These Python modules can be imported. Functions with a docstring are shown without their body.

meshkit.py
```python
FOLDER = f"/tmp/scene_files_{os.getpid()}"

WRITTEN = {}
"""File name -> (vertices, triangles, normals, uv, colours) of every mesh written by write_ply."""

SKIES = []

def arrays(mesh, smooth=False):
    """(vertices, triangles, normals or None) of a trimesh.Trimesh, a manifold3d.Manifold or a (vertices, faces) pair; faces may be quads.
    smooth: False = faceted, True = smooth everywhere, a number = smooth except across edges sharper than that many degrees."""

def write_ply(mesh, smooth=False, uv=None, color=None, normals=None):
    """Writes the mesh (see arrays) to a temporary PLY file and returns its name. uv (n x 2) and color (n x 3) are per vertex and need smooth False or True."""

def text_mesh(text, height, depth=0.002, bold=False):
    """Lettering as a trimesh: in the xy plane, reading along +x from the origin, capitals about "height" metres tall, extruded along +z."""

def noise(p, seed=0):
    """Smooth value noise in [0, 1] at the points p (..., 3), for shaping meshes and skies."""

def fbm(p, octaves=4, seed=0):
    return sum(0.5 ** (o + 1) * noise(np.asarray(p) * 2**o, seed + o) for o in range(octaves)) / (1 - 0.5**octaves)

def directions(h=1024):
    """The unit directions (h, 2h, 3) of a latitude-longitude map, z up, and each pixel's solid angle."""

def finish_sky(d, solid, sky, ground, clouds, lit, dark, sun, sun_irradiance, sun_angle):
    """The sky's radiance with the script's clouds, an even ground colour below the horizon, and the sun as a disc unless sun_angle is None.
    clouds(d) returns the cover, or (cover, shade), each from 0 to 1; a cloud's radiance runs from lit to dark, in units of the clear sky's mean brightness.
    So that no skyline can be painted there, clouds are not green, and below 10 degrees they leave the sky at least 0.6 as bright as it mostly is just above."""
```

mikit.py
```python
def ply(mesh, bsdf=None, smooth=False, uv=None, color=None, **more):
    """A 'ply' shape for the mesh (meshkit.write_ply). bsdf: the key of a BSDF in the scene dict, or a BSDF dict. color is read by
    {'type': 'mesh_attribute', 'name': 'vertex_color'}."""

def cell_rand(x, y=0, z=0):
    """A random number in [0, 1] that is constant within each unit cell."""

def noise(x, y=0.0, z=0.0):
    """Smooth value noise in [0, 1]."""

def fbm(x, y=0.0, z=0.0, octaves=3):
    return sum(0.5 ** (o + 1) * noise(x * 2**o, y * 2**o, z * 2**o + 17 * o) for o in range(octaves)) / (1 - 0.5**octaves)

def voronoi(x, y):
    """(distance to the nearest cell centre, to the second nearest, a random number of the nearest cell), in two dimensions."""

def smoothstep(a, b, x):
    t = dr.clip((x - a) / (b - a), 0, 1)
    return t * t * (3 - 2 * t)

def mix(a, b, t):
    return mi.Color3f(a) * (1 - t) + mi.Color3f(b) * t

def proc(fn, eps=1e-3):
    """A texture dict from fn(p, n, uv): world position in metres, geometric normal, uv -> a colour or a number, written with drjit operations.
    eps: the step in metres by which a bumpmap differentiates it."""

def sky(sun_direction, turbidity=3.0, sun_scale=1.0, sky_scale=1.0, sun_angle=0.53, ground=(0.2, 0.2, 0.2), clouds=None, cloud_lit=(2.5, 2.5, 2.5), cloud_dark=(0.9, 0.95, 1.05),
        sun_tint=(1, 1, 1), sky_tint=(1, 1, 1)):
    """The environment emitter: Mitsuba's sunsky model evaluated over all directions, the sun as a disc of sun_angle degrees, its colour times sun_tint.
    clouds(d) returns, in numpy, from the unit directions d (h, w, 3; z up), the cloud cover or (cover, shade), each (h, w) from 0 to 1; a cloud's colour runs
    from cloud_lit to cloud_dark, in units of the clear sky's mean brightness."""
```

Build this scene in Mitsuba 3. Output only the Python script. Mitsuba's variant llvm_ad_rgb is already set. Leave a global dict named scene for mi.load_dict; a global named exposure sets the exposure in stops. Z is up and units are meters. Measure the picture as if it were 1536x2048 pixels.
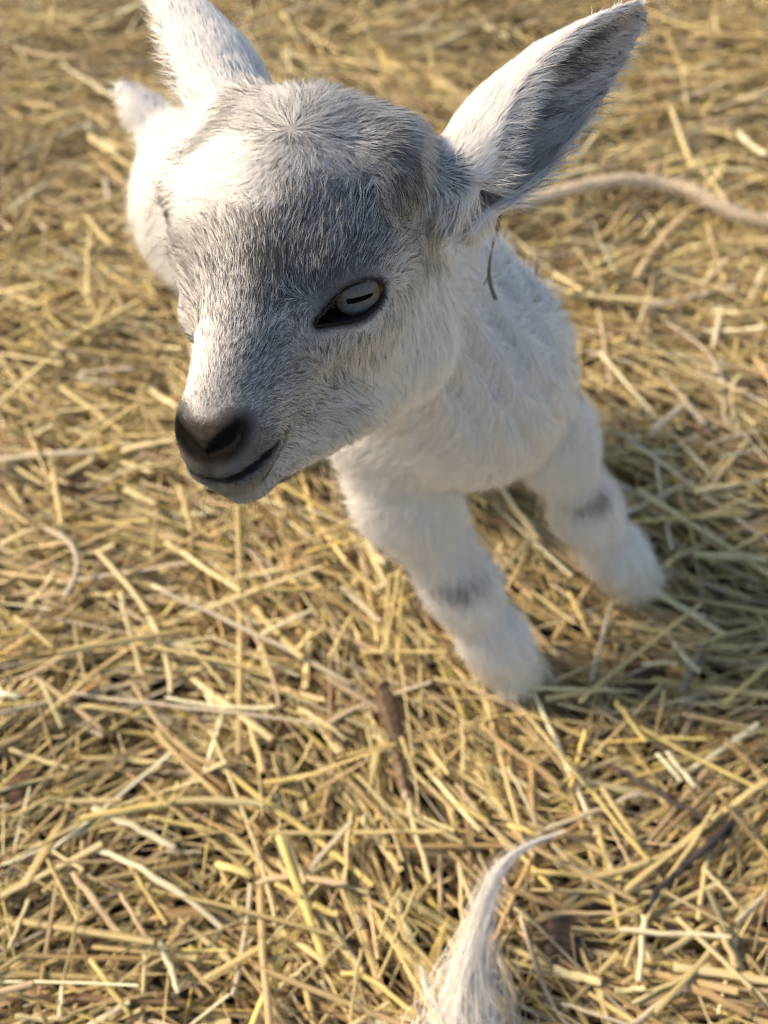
import math, random
import numpy as np, trimesh
import mitsuba as mi, mikit, meshkit
import drjit as dr
from mikit import fbm, noise, smoothstep, mix
from scipy.interpolate import CubicSpline, PchipInterpolator

scene, labels = {}, {}
MM = 0.001
T = mi.ScalarTransform4f

# ------------------------------------------------------------------ camera, sky, exposure
CAM_H, PITCH = 0.467, 52.0
cp, sp = math.cos(math.radians(PITCH)), math.sin(math.radians(PITCH))
EYE = np.array([0.0, 0.0, CAM_H])
RIGHT, DOWN, FWD = np.array([1.0, 0, 0]), np.array([0, -sp, -cp]), np.array([0, cp, -sp])
scene['camera'] = {'type': 'thinlens', 'fov': 2 * math.degrees(math.atan(768 / 2000.0)), 'fov_axis': 'x',
                   'aperture_radius': 0.0019, 'focus_distance': 0.292, 'near_clip': 0.01, 'far_clip': 200.0,
                   'to_world': T().look_at(origin=EYE.tolist(), target=(EYE + FWD).tolist(), up=[0, 0, 1])}
exposure = 2.3
SUN = (-0.86, 0.20, 0.66)
scene['sky'] = mikit.sky(SUN, turbidity=3.0, sun_scale=0.86, sky_scale=1.12, sun_angle=16.0, sun_tint=(1.0, 1.0, 1.05), sky_tint=(1.18, 1.0, 0.88), ground=(0.3, 0.24, 0.15))


def cam2w(c):                                   # camera-frame metres (right, down, forward) to world
    c = np.asarray(c, float)
    return EYE + c[..., :1] * RIGHT + c[..., 1:2] * DOWN + c[..., 2:3] * FWD


# ------------------------------------------------------------------ materials
VC = {'type': 'mesh_attribute', 'name': 'vertex_color'}
scene['m_skin'] = {'type': 'twosided', 'b': {'type': 'principled', 'base_color': VC, 'roughness': 0.85, 'specular': 0.06}}
scene['m_fur'] = {'type': 'twosided', 'b': {'type': 'principled', 'base_color': VC, 'roughness': 0.5, 'specular': 0.25}}
scene['m_nose'] = {'type': 'twosided', 'b': {'type': 'principled', 'base_color': VC, 'roughness': 0.38, 'specular': 0.45}}
scene['m_straw'] = {'type': 'twosided', 'b': {'type': 'principled', 'base_color': VC, 'roughness': 0.5, 'specular': 0.3}}
scene['m_dark_skin'] = {'type': 'principled', 'base_color': {'type': 'rgb', 'value': (0.010, 0.009, 0.0085)}, 'roughness': 0.5, 'specular': 0.2}
scene['m_horn'] = {'type': 'principled', 'base_color': {'type': 'rgb', 'value': (0.10, 0.085, 0.07)}, 'roughness': 0.5}
scene['m_pupil'] = {'type': 'twosided', 'b': {'type': 'principled', 'base_color': {'type': 'rgb', 'value': (0.004, 0.004, 0.004)}, 'roughness': 0.6, 'specular': 0.03}}
scene['m_eye'] = {'type': 'principled', 'base_color': VC, 'roughness': 0.3, 'specular': 0.3, 'clearcoat': 0.35, 'clearcoat_gloss': 0.97}


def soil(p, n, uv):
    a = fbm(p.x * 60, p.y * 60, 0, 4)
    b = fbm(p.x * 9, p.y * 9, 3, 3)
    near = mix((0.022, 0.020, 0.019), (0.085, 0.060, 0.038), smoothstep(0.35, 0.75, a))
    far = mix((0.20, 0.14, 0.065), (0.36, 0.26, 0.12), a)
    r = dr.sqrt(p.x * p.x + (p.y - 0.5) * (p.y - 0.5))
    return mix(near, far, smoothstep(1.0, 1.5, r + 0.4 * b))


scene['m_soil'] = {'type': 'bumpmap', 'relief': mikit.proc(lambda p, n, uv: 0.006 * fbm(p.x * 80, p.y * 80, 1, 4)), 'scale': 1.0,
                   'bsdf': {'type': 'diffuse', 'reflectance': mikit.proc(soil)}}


def add(key, mesh, m, color=None, normals=None, smooth=True, label=None, category=None, group=None, kind=None):
    v, f = mesh
    path = meshkit.write_ply((v, f), smooth if normals is None else False, None, color, normals=normals)
    scene[key] = {'type': 'ply', 'filename': path, 'face_normals': meshkit.WRITTEN[path][2] is None, 'bsdf': {'type': 'ref', 'id': m}}
    d = {k: x for k, x in dict(label=label, category=category, group=group, kind=kind).items() if x}
    if d:
        labels[key] = {**labels.get(key, {}), **d}
    return key


# ------------------------------------------------------------------ ground
g = np.linspace(-1, 1, 81)
gx = np.sign(g) * (np.abs(g) * 1.5 + np.abs(g) ** 6 * 60)
X, Y = np.meshgrid(gx, gx + 0.5, indexing='ij')


def bed_height(x, y):                           # the lie of the bedding under the stalks
    p = np.stack([np.asarray(x, float) * 7, np.asarray(y, float) * 7, np.zeros_like(np.asarray(x, float))], -1)
    return 0.024 * (meshkit.fbm(p, 3, 5) - 0.5)


GZ = np.where((np.abs(X) < 1.6) & (np.abs(Y - 0.5) < 1.6), bed_height(X, Y), 0.0) - 0.022
idx = np.arange(81 * 81).reshape(81, 81)
quads = np.stack([idx[:-1, :-1], idx[1:, :-1], idx[1:, 1:], idx[:-1, 1:]], -1).reshape(-1, 4)
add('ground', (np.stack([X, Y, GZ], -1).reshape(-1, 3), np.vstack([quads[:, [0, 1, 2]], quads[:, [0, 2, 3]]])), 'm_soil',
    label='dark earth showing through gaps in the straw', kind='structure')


# ------------------------------------------------------------------ straw
def tubes(paths, radii, side, flat, colors, sides=4, grain=0):
    """Many stalks at once. paths (n,k,3), radii (n,k), side (n,3) a rough sideways vector, flat (n,) thickness ratio, colors (n,k,3)."""
    n, k, _ = paths.shape
    t = np.gradient(paths, axis=1)
    t /= np.linalg.norm(t, axis=2, keepdims=True) + 1e-12
    a = side[:, None] - (side[:, None] * t).sum(-1, keepdims=True) * t
    a /= np.linalg.norm(a, axis=2, keepdims=True) + 1e-12
    b = np.cross(t, a)
    ang = np.arange(sides) * 2 * np.pi / sides + 0.3
    ring = np.cos(ang)[None, None, :, None] * a[:, :, None] + (flat[:, None, None, None] * np.sin(ang)[None, None, :, None]) * b[:, :, None]
    v = paths[:, :, None] + radii[:, :, None, None] * ring
    nv = k * sides
    i, j = np.meshgrid(np.arange(k - 1), np.arange(sides), indexing='ij')
    q = np.stack([i * sides + j, i * sides + (j + 1) % sides, (i + 1) * sides + (j + 1) % sides, (i + 1) * sides + j], -1).reshape(-1, 4)
    tri = np.vstack([q[:, [0, 1, 2]], q[:, [0, 2, 3]]])
    cap = np.array([[0, c + 1, c] for c in range(1, sides - 1)])
    tri = np.vstack([tri, cap, cap[:, ::-1] + (k - 1) * sides])
    f = (tri[None] + (np.arange(n) * nv)[:, None, None]).reshape(-1, 3)
    c = np.repeat(colors[:, :, None], sides, 2)
    if grain: c = np.clip(c * (1 + grain * np.random.default_rng(n).normal(0, 1, (n, 1, sides, 1))), .01, .9)
    return v.reshape(-1, 3), f, c.reshape(-1, 3)


PALETTE = np.array([[0.63, 0.50, 0.235], [0.73, 0.61, 0.33], [0.80, 0.72, 0.47], [0.45, 0.31, 0.15], [0.55, 0.41, 0.21],
                    [0.57, 0.49, 0.35], [0.73, 0.58, 0.22], [0.56, 0.48, 0.25], [0.28, 0.18, 0.10], [0.62, 0.47, 0.28]])
PW = np.array([0.28, 0.19, 0.055, 0.10, 0.10, 0.06, 0.08, 0.04, 0.03, 0.05])


def stalk_field(n, rng, region, zlo, zhi, rlo, rhi, lmean, tone=1.0):
    x0, x1, y0, y1 = region
    x, y = rng.uniform(x0, x1, n), rng.uniform(y0, y1, n)
    L = np.clip(rng.lognormal(math.log(lmean), 0.5, n), 0.012, 0.17)
    base = 2 * np.pi * meshkit.noise(np.stack([x * 6, y * 6, x * 0 + 0.5], -1), 11)
    az = np.where(rng.random(n) < 0.62, base + rng.normal(0, 0.30, n), rng.uniform(0, 2 * np.pi, n))
    tilt = rng.normal(0, 0.13, n) + (rng.random(n) < 0.06) * rng.normal(0, 0.3, n)
    d = np.stack([np.cos(az) * np.cos(tilt), np.sin(az) * np.cos(tilt), np.sin(tilt)], -1)
    up = np.array([0, 0, 1.0])
    lat = np.cross(up, d)
    k = 4
    s = np.linspace(-0.5, 0.5, k)
    bend = rng.normal(0, 0.05, n) + (rng.random(n) < 0.11) * rng.normal(0, 0.5, n)
    kink = rng.uniform(-0.25, 0.25, n)
    off = np.maximum(0, s[None] - kink[:, None]) * bend[:, None]
    arch = rng.normal(0, 0.035, n)[:, None] * (0.25 - s[None] ** 2)
    c = np.stack([x, y, bed_height(x, y) + rng.uniform(zlo, zhi, n)], -1)
    P = c[:, None] + L[:, None, None] * (s[None, :, None] * d[:, None] + off[..., None] * lat[:, None] + arch[..., None] * up)
    r = rlo + (rhi - rlo) * rng.random(n) ** 1.6
    R = r[:, None] * (1 - 0.12 * rng.random(n)[:, None] * (s + 0.5))
    side = lat + rng.normal(0, 0.35, (n, 3))
    flat = np.where(rng.random(n) < 0.65, rng.uniform(0.22, 0.45, n), rng.uniform(0.6, 0.95, n))
    w = PW / PW.sum()
    col = PALETTE[rng.choice(len(PALETTE), n, p=w)] * rng.uniform(0.66, 1.16, (n, 1)) * tone
    col = col[:, None] * (1 + 0.10 * rng.normal(0, 1, (n, k, 1)))
    return P, R, side, flat, np.clip(col, 0.01, 0.9)


rng = np.random.default_rng(42)
VIEW = (-0.50, 0.50, 0.00, 1.05)
WIDE = (-0.95, 0.95, -0.35, 1.65)
parts = [stalk_field(9500, rng, VIEW, -0.030, -0.006, 0.0008, 0.0020, 0.060, 0.80),
         stalk_field(9000, rng, VIEW, -0.012, 0.005, 0.0005, 0.0019, 0.056),
         stalk_field(6500, rng, VIEW, -0.014, 0.006, 0.00030, 0.0007, 0.045),
         stalk_field(15000, rng, WIDE, -0.026, 0.002, 0.0009, 0.0021, 0.058, 0.9)]


def blades(n, region, z0, z1):                  # flat torn leaf blades: very thin, wide, twisting
    P, R, side, flat, col = stalk_field(n, rng, region, z0, z1, .0009, .0026, .05)
    P[..., 2] += rng.normal(0, .0015, P.shape[:2])
    R = R * np.array([.75, 1.0, .9, .15]) * rng.uniform(.8, 1.1, R.shape)
    return P, R, side + rng.normal(0, .5, side.shape), np.full(n, .06), np.clip(col * [1.02, .98, .9], .01, .9)


def chaff(n, region, z0, z1):                   # crumbs and broken bits
    P, R, side, flat, col = stalk_field(n, rng, region, z0, z1, .0004, .0013, .007)
    c = P.mean(1, keepdims=True)
    return c + (P - c) * .45, R, side, flat * .6, col * rng.uniform(.75, 1.2, (n, 1, 1))


parts += [blades(1800, VIEW, -.010, .006), chaff(4000, VIEW, -.016, .004)]
vs, fs, cs, at = [], [], [], 0
for P in parts:
    v, f, c = tubes(*P, grain=.14)
    vs.append(v); fs.append(f + at); cs.append(c); at += len(v)
add('straw_bed', (np.vstack(vs), np.vstack(fs)), 'm_straw', np.vstack(cs), smooth=True, kind='stuff',
    label='loose golden straw bedding covering the ground', category='straw')

# ------------------------------------------------------------------ single stalks lying on top
# world millimetres x,y along the stalk; radius in tenths of a millimetre; colour of PALETTE
STALKS = """
-219,337 -198,349;23;1|-196,348 -172,325 -174,298;20;5|-163,331 -124,283 -109,241;18;1|-129,277 -112,300;14;6|-101,267 -82,246;13;7|-85,298 -64,266 -53,234;13;9|
-111,239 -82,234 -55,233;13;2|-161,242 -116,235 -31,225;11;5|-129,246 -101,214 -77,204;17;4|-114,221 -92,200 -68,179;15;0|-87,222 -68,183 -53,146 -48,128;11;1|
-64,272 -39,288;16;2|-178,250 -160,222;15;7|-196,240 -185,238;20;2|-138,181 -119,173 -97,163;21;2|-134,162 -104,149 -72,128;16;2|-111,177 -80,171;11;6|-60,194 -30,200;17;6|
-44,202 -36,218;10;0|-77,156 -61,150;21;6|-49,146 -37,140;14;6|-32,138 -20,133;20;6|-61,148 -62,121 -65,100;15;5|-47,168 -36,147;15;1|-117,155 -96,128;10;6|
-98,121 -87,101;15;2|-142,151 -113,121;18;9|-118,141 -104,123;13;9|-127,114 -107,92;13;6|-137,103 -135,90;10;2|-154,91 -133,91;14;1|-54,118 -30,146;10;7|
-47,102 -32,113;11;7|-3,122 7,144;9;0|-87,309 -56,315;18;1|-56,315 -45,303;18;6|-68,301 -34,304;16;6|-172,330 -153,335;18;1|-11,339 1,310;18;1|-6,305 1,309;17;2|
9,317 1,264;12;0|186,196 152,175 110,144;20;0|90,207 108,177 123,158;14;6|128,225 180,194;15;6|135,210 145,197;15;2|140,212 151,194;15;2|104,127 153,124;13;2|
70,135 114,135;10;9|117,134 110,106;16;2|107,175 116,152;10;9|68,154 109,150;14;6|52,179 141,165;8;9|35,194 58,163;9;9|60,202 72,175;8;2|39,225 39,199;15;0|
35,154 35,129;11;1|61,134 72,98 83,89;10;5|76,97 105,89;9;5|99,102 112,103;14;1|131,133 157,104 162,97;13;1|147,155 159,138;12;1|106,98 142,113;11;7|34,184 49,175;14;6|
59,174 74,169;16;6|104,89 133,107;14;5|181,573 206,621 232,655;30;9|123,577 147,550;25;1|246,638 243,567;17;4|192,524 213,492 217,472;17;5|225,494 213,426;23;5|
148,536 145,458;15;9|151,499 184,486;15;0|163,474 192,446;23;4|162,413 189,441;28;5|197,409 233,421;19;5|234,540 221,501;21;5|189,692 227,719;24;1|225,708 284,732;28;6|
68,379 88,340;23;1|86,342 68,307;11;0|164,404 165,335;16;5|74,242 115,265;12;4|173,297 117,252 99,236;14;0|125,299 107,250;16;5|102,307 111,279;14;6|-12,265 33,265;13;0|
3,315 -0,262;14;0|11,314 7,259;13;6|-10,340 -0,321;20;2|-35,344 -20,333;14;6|154,273 165,256;16;2|-162,408 -129,416;22;1|-182,404 -165,410;25;6|-203,384 -177,403;21;1|
-205,409 -185,344;21;0|-144,314 -92,353;10;4|-121,376 -110,344;18;0|-200,475 -166,481;23;5|-200,471 -176,470;23;5|-154,465 -131,444;23;1|-154,376 -134,366;21;1|
-159,400 -140,390;20;1|-236,409 -206,408;20;0|-227,645 -200,607;26;0|-222,698 -212,666;24;5|-216,504 -169,545;27;0|-246,762 -218,734;29;1|-287,775 -257,791;34;0|
-354,906 -324,939;33;0|156,934 187,888;28;1|241,853 304,879;27;1|285,925 357,920;28;4|247,811 250,714;25;1|299,772 313,735;29;2|282,735 246,673;24;0|-32,934 11,963;28;0|
24,888 76,934;32;1|-79,934 -40,888;28;4|184,354 216,369;16;0|184,326 222,347;14;0|151,268 207,286;12;0|174,238 201,259;15;6|118,238 130,216;15;6|-200,289 -174,268;15;0|
-184,211 -153,201;13;1|-174,176 -157,186;13;0|-159,139 -163,118;11;1|-16,181 -18,148;13;0|-10,118 -14,90;11;0|14,144 -2,106;10;0|-43,233 -19,216;13;1|-50,196 -63,176;11;0|
-18,286 -28,259;12;0|-100,340 -72,358;13;0"""
COLOUR = ['golden', 'light golden', 'cream', 'brown', 'tan', 'greyish', 'bright yellow', 'olive yellow', 'dark brown', 'pinkish tan']


def pixel_of(p):                                # where a point appears, as fractions of the picture, for the wording of labels only
    q = np.asarray(p) - EYE
    z = q @ FWD
    return .5 + (q @ RIGHT) / z * 2000 / 1536, .5 + (q @ DOWN) / z * 2000 / 2048


def place_words(u, v):
    if v < .30:
        if u < .07: return 'in the top left corner' if v < .15 else "left of the kid's rump"
        return "behind the kid's rump" if u < .25 else "between the kid's ears" if u < .58 else "at the rope's right end" if u > .93 else 'above the rope' if v < .19 else 'below the rope'
    if v < .52:
        if u < .11: return 'left edge at eye level' if v < .40 else 'left edge at muzzle level'
        if u < .50: return "left of the kid's face" if v < .40 else "beside the kid's muzzle"
        if u < .90: return "right of the kid's shoulder" if v < .42 else 'above the farther front foot'
        return 'right edge at shoulder level' if v < .42 else 'right edge at chest level'
    if v < .70:
        if u < .30: return 'left edge below the muzzle' if u < .12 else 'below left of the muzzle'
        if u < .52: return "below the kid's chin" if v < .6 else 'left of the nearer foot'
        if u < .72: return 'between the front feet' if v < .6 else 'beside the nearer foot'
        return 'beside the farther foot' if u < .9 else 'right edge beside the feet'
    if v < .85:
        return ('left edge of the foreground' if u < .12 else 'in the left foreground' if u < .35 else 'left of the bark strip' if u < .49 else
                'right of the bark strip' if u < .66 else 'above the dark twigs' if u < .88 else 'right edge beside the twigs')
    return ('in the bottom left corner' if u < .15 else 'bottom edge at the left' if u < .36 else 'left of the hair tuft' if u < .56 else
            'right of the hair tuft' if u < .74 else 'below the dark twigs' if u < .9 else 'in the bottom right corner')


def stalk_label(path, radius, colour):
    a, b = np.array(pixel_of(path[0])), np.array(pixel_of(path[-1]))
    L = np.linalg.norm(path[-1] - path[0])
    chord = np.linalg.norm(np.diff(path, axis=0), axis=1).sum()
    d = (b - a) * [1536, 2048]
    if d[1] < 0: d = -d
    ang = math.degrees(math.atan2(d[1], d[0]))
    way = 'lying level' if ang < 20 or ang > 160 else 'slanting right' if ang < 68 else 'pointing down' if ang < 112 else 'slanting left'
    size = ('long' if L > .075 else 'short' if L < .04 else 'medium') + (' thick' if radius > .0019 else ' thin' if radius < .0012 else '')
    return f"{size} {COLOUR[colour]} {'bent ' if chord / L > 1.025 else ''}straw stalk {way} {place_words(*((a + b) / 2))}"


def hollow_stalk(path, radius, colour, rng):
    """One stalk with a rounded, slightly flattened section, nodes and grain along it."""
    k = 9
    t = np.linspace(0, 1, len(path))
    tt = np.linspace(0, 1, k)
    P = CubicSpline(t, path)(tt) if len(path) > 2 else path[0] + tt[:, None] * (path[-1] - path[0])
    P[:, :2] += rng.normal(0, .00025, (k, 2))
    P[:, 2] += .0012 * rng.normal() * (1 - (2 * tt - 1) ** 2) + rng.normal(0, .0002, k)
    R = radius * (1 + .04 * rng.normal(0, 1, k))
    if rng.random() < .5: R[rng.integers(2, k - 2)] *= 1.22
    base = PALETTE[colour] * rng.uniform(.92, 1.12)
    col = base * (1 + .05 * rng.normal(0, 1, (k, 1)))
    d = P[-1] - P[0]
    side = np.cross([0, 0, 1.0], d) + rng.normal(0, .2, 3) * np.linalg.norm(d)
    v, f, c = tubes(P[None], R[None], side[None], np.array([rng.uniform(.45, .85)]), col[None], 8)
    c = c * (1 + .06 * rng.normal(0, 1, (1, 8, 1)).repeat(k, 0).reshape(-1, 1))       # grain runs the length of the stalk
    return v, f, np.clip(c, .01, .85), P


sr = np.random.default_rng(99)
chosen = []
for row in STALKS.replace('\n', '').split('|'):
    pts, rad, colour = row.strip().split(';')
    xy = np.array([[float(x) for x in q.split(',')] for q in pts.split()]) * MM
    z = bed_height(xy[:, 0], xy[:, 1]) + .0065 + sr.uniform(-.001, .002) + sr.normal(0, .0012, len(xy))
    chosen.append((np.column_stack([xy, z]), float(rad) * 1e-4 * .80, int(colour)))
P, R, *_ = stalk_field(900, sr, VIEW, .003, .008, .0011, .0020, .055)
for path, rad in zip(P, R):
    u, v = pixel_of(path.mean(0))
    if not (.02 < u < .98 and .02 < v < .98): continue
    if .16 < u < .80 and .04 < v < .46 or .4 < u < .84 and .4 < v < .62: continue           # the kid stands there
    chosen.append((path, rad.mean(), int(sr.choice(len(PALETTE), p=PW / PW.sum()))))
    if len(chosen) == 300: break
for i, (path, rad, colour) in enumerate(chosen):
    v, f, c, P = hollow_stalk(path, rad, colour, sr)
    add('straw_stalk' + (f'_{i:03d}' if i else ''), (v, f), 'm_straw', c, smooth=True, label=stalk_label(P, rad, colour), category='straw stalk', group='single straw stalks lying on top of the bedding')

alike = {}
for key, d in labels.items():
    if key.startswith('straw_stalk'): alike.setdefault(d['label'], []).append(key)
for lab, keys in alike.items():
    if len(keys) > 1:
        xs = {k: pixel_of(meshkit.WRITTEN[scene[k]['filename']][0].mean(0)) for k in keys}
        words = {2: ['left', 'right'], 3: ['leftmost', 'middle', 'rightmost']}.get(len(keys), ['leftmost'] + ['inner'] * (len(keys) - 2) + ['rightmost'])
        for w, k in zip(words, sorted(keys, key=lambda k: xs[k][0])): labels[k]['label'] = f'{w} {lab}'

# ------------------------------------------------------------------ other things in the straw
def curve(pts, k):
    pts = np.array(pts, float)
    t = np.r_[0, np.cumsum(np.linalg.norm(np.diff(pts, axis=0), axis=1))]
    return CubicSpline(t, pts)(np.linspace(0, t[-1], k))


def strands(paths, r0, color, jitter, rng, sides=3):
    n, k, _ = paths.shape
    rad = np.repeat((r0 * rng.uniform(.6, 1.3, n))[:, None], k, 1) * np.interp(np.linspace(0, 1, k), [0, .8, 1], [1, .9, .3])
    col = np.clip(np.asarray(color) * np.exp(rng.normal(0, jitter, (n, 1))), .01, .85)[:, None].repeat(k, 1)
    return tubes(paths, rad, rng.normal(0, 1, (n, 3)), np.ones(n), col, sides)


# rope: three twisted strands and loose fibres
RP = curve([(.050, .620, .000), (.092, .646, .006), (.140, .665, .010), (.180, .678, .012), (.209, .684, .012), (.235, .676, .011), (.258, .657, .008), (.291, .641, .006), (.345, .640, .004), (.43, .65, .002)], 220)
RP[:, 2] += bed_height(RP[:, 0], RP[:, 1]) + .004
rt = np.gradient(RP, axis=0); rt /= np.linalg.norm(rt, axis=1, keepdims=True)
ra = np.cross(rt, [0, 0, 1.0]); ra /= np.linalg.norm(ra, axis=1, keepdims=True); rb = np.cross(rt, ra)
s_len = np.r_[0, np.cumsum(np.linalg.norm(np.diff(RP, axis=0), axis=1))]
rr = np.random.default_rng(5)
for q in range(3):
    th = s_len / .022 * 2 * np.pi + q * 2 * np.pi / 3
    path = RP + .0020 * (np.cos(th)[:, None] * ra + np.sin(th)[:, None] * rb)
    col = np.array([.66, .56, .42]) * (1 + .1 * rr.normal(0, 1, (220, 1)))
    v, f, c = tubes(path[None], np.full((1, 220), .0024), ra.mean(0)[None], np.ones(1), col[None], 8)
    add('rope__strand' + (f'_{q:03d}' if q else ''), (v, f), 'm_fur', c, smooth=True)
n = 5000
i = rr.integers(5, 214, n); th = rr.uniform(0, 2 * np.pi, n)
root = RP[i] + .0041 * (np.cos(th)[:, None] * ra[i] + np.sin(th)[:, None] * rb[i])
dirn = (root - RP[i]) / .0041 * rr.uniform(.1, .7, (n, 1)) + rt[i] * rr.normal(0, 1, (n, 1)) + rr.normal(0, .3, (n, 3))
ss = np.linspace(0, 1, 3)[None, :, None]
v, f, c = strands(root[:, None] + dirn[:, None] * ss * .0045, .00014, (.70, .61, .47), .2, rr)
add('rope__fibres', (v, f), 'm_fur', c, smooth=True, kind='stuff')
labels['rope'] = {'label': 'soft beige rope curving over the straw behind the kid\'s left ear', 'category': 'rope'}

# tuft of pale hair lying at the bottom edge, drawn out into one wisp
SP = curve([(.030, .040, .016), (.031, .070, .018), (.033, .086, .020), (.035, .103, .022), (.039, .118, .023), (.043, .131, .023), (.051, .148, .022), (.066, .160, .019), (.085, .168, .014)], 40)
tr = np.random.default_rng(17)


def tuft(n, start, spread, r, color, jit, end_lo=.35, wave=1.0, SP=SP):
    out, ctr = [], []
    e = np.clip(tr.beta(1.3, 1.2, n) * (1 - end_lo) + end_lo, 0, 1)
    ss = np.linspace(0, 1, 12)
    ang, rad = tr.uniform(0, 2 * np.pi, n), np.sqrt(tr.random(n))
    for k in range(n):
        s = (start + (e[k] - start) * ss)
        idx = s * 39
        c = np.stack([np.interp(idx, np.arange(40), SP[:, j]) for j in range(3)], 1)
        w = np.interp(s, [0, .25, .42, .55, .75, 1], np.array([26, 21, 11, 5.5, 3.6, 1.6]) * MM) * spread
        off = np.stack([np.cos(ang[k]) * rad[k] * w, .35 * np.sin(ang[k] * 2) * rad[k] * w, np.sin(ang[k]) * rad[k] * w * .55], 1)
        ph = tr.uniform(0, 6.28, 3); am = tr.uniform(0, .0022, 3) * np.array([1, .6, .8]) * wave
        off += np.stack([am[j] * np.sin(ss * tr.uniform(4, 11) + ph[j]) for j in range(3)], 1) * (w / .012)[:, None].clip(.15, 1.6)
        out.append(c + off); ctr.append(c - [0, 0, .008])
    v, f, c = strands(np.array(out), r, color, jit, tr)
    nn = v - np.repeat(np.array(ctr), 3, 1).reshape(-1, 3) + [0, 0, .004] + np.random.default_rng(4).normal(0, .003, v.shape)
    return v, f, c, nn / np.linalg.norm(nn, axis=1, keepdims=True)


SP2 = curve([(.034, .060, .017), (.026, .082, .020), (.0185, .096, .023), (.0150, .108, .026)], 40)
tufts = [tuft(330, 0.0, .62, .00013, (.95, .89, .79), .06, .30, 2.8), tuft(260, 0.0, 1.1, .00010, (.80, .74, .68), .22, .2, 4.5),
         tuft(120, 0.30, .8, .00012, (.95, .91, .84), .06, .75, .5), tuft(150, .25, .32, .00014, (.93, .87, .78), .08, .6, 1.2, SP2)]
at = np.cumsum([0] + [len(t[0]) for t in tufts])
add('hair_tuft', (np.vstack([t[0] for t in tufts]), np.vstack([t[1] + o for t, o in zip(tufts, at)])), 'm_fur', np.vstack([t[2] for t in tufts]), normals=np.vstack([t[3] for t in tufts]),
    label='frayed tuft of pale cream hair drawn out into a curved wisp at the bottom edge', category='hair tuft')


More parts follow.
